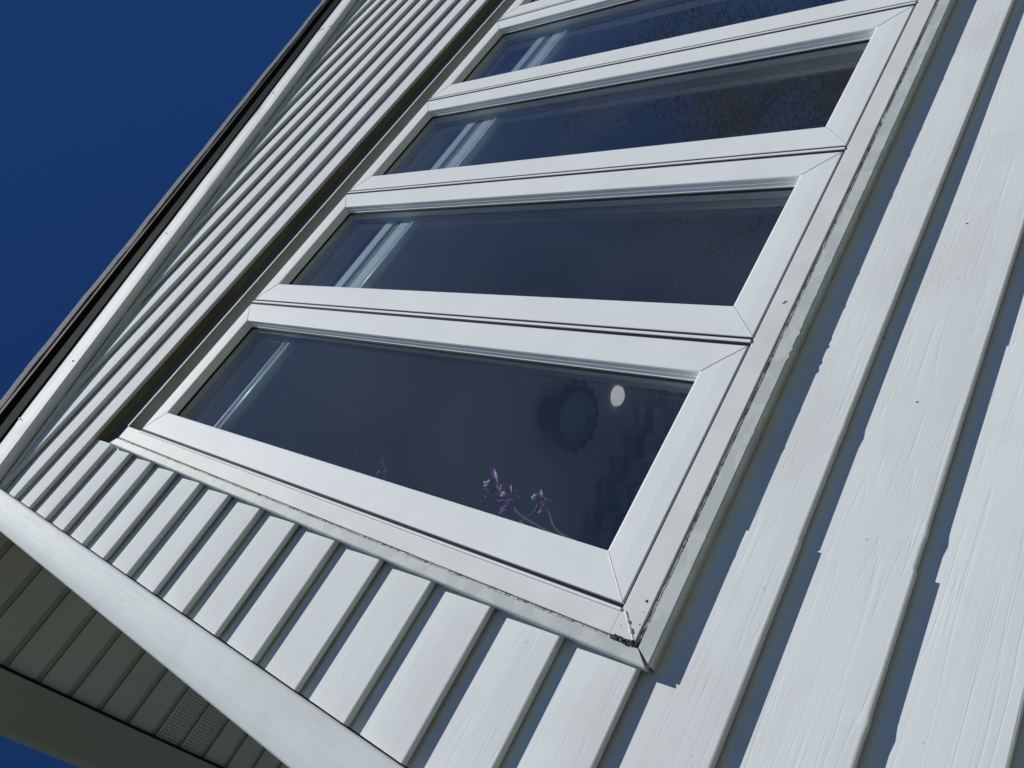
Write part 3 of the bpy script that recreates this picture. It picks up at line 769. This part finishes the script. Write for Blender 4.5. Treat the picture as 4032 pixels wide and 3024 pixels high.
def blob(mb, c, r_, mi=0, sq=1.0, n=6):
    vs = [(c[0], c[1], c[2] + r_)]; fs = []
    for i in range(1, 4):
        for j in range(n):
            a_ = math.pi * i / 4; b_ = 2 * math.pi * j / n; rr = r_ * (1 + 0.35 * rnd.uniform(-1, 1))
            vs.append((c[0] + rr * math.sin(a_) * math.cos(b_), c[1] + rr * math.sin(a_) * math.sin(b_) * sq, c[2] + rr * math.cos(a_)))
    vs.append((c[0], c[1], c[2] - r_))
    for j in range(n):
        fs.append((0, 1 + j, 1 + (j + 1) % n)); fs.append((len(vs) - 1, 1 + 2 * n + (j + 1) % n, 1 + 2 * n + j))
        for i in range(2): q = 1 + i * n; fs.append((q + j, q + n + j, q + n + (j + 1) % n, q + (j + 1) % n))
    mb.add(vs, fs, mi)
for c0, c1 in ((V3(0.1475, 0.3870), V3(0.1375, 0.3825)), (V3(0.1305, 0.3450), V3(0.1330, 0.3400)), (V3(0.1440, 0.2835), V3(0.1370, 0.2850))):
    fw = MB()
    for q in range(9):
        c_ = c0.lerp(c1, rnd.random()) + Vector((rnd.gauss(0, .0012), rnd.uniform(-.008, -.002), rnd.gauss(0, .0012))); blob(fw, c_, rnd.uniform(.0012, .0034), 0, 0.6)
    fw.build('flower', M_PETAL, pl)
for c0, sp_, nb in ((V3(0.140, 0.352), .004, 16), (V3(0.1300, 0.3200), .0045, 22), (V3(0.1200, 0.3200), .004, 16), (V3(0.1435, 0.2660), .0042, 18), (V3(0.134, 0.376), .003, 6)):
    fw = MB()
    for q in range(nb): blob(fw, c0 + Vector((rnd.gauss(0, sp_), rnd.uniform(-.01, .002), rnd.gauss(0, sp_))), rnd.uniform(.0009, .0024))
    fw.build('bud_cluster', M_BUD, pl)

# ------------------------------------------------------------------ small debris at the window corner
a = MB(); rnd = random.Random(11)
for q in range(90):
    t = rnd.random(); x = -0.0345 + 0.0 * t; 
    # lump runs up the jamb caulk from the corner
    z = -0.0335 + 0.030 * t; wdt = 0.0032 * (1.2 - abs(t - 0.35))
    blob(a, (-0.0362 + rnd.uniform(-wdt, wdt) * 0.8, 0.0022 + rnd.uniform(-0.002, 0.001), z), rnd.uniform(0.0007, 0.0019))
for q in range(22): blob(a, (-0.0300 + rnd.uniform(-.002, .002), 0.0030 + rnd.uniform(-.001, .001), -0.0355 + rnd.uniform(-.001, .001)), rnd.uniform(.0006, .0012))
tag(a.build('moss_clump', M_MOSS, None), 'crumbly black moss clump stuck in the open lower corner of the window frame', 'moss')
for (x, z, r_) in ((0.012, -0.0235, .0017), (0.0, -0.026, .0007), (-0.022, -0.008, .0006), (-0.024, -0.010, .0005), (-0.014, -0.028, .0009), (0.455, -0.0195, .0018), (0.452, -0.0180, .0014)):
    a = MB(); blob(a, (x, 0.0016, z), r_, 0, 0.5); a.build('dirt_speck', M_MOSS, wfo)

# ------------------------------------------------------------------ tree that the far panes mirror
def tree(base, H, seed, label):
    rnd_ = random.Random(seed); t = empty('bare_tree', base, label, 'tree')
    tr = MB(); tips = []
    def grow(p, dv, L, r_, lev):
        n = 5; pts = [p]; q = p.copy(); d_ = dv.copy()
        for i in range(n):
            d_ = (d_ + Vector((rnd_.uniform(-1, 1), rnd_.uniform(-1, 1), rnd_.uniform(-.3, .6))) * 0.16).normalized(); q = q + d_ * L / n; pts.append(q.copy())
        tr.tube(pts, [r_ * (1 - 0.55 * i / n) for i in range(n + 1)], 5 if lev > 1 else 8)
        if lev >= 4: tips.extend(pts[2:]); return
        for c in range(4 if lev < 3 else 4):
            s_ = pts[rnd_.randint(2, n)]
            nd = (d_ + Vector((rnd_.uniform(-1, 1), rnd_.uniform(-1, 1), rnd_.uniform(-.2, .7)))).normalized()
            grow(s_, nd, L * rnd_.uniform(0.55, 0.78), r_ * 0.42, lev + 1)
    grow(Vector(base), Vector((0, 0, 1)), H * 0.38, H * 0.017, 0)
    tr.build('trunk', M_BARK, t)
    cr = MB()
    for p_ in tips:
        for q in range(45):
            c = p_ + Vector((rnd_.gauss(0, .34), rnd_.gauss(0, .34), rnd_.gauss(0, .34))); s_ = rnd_.uniform(.014, .040)
            u = Vector((rnd_.gauss(0, 1), rnd_.gauss(0, 1), rnd_.gauss(0, 1))).normalized(); v_ = u.orthogonal().normalized()
            cr.add([c - u * s_, c + v_ * s_ * .6, c + u * s_, c - v_ * s_ * .6], [(0, 1, 2, 3)])
    cr.build('crown', M_LEAF, t)
tree((17.5, -8.2, GZ), 17.0, 5, 'tall brown-leaved tree mirrored in the upper panes')
tree((20.5, -13.0, GZ), 14.0, 9, 'smaller brown-leaved tree mirrored beside the taller one')
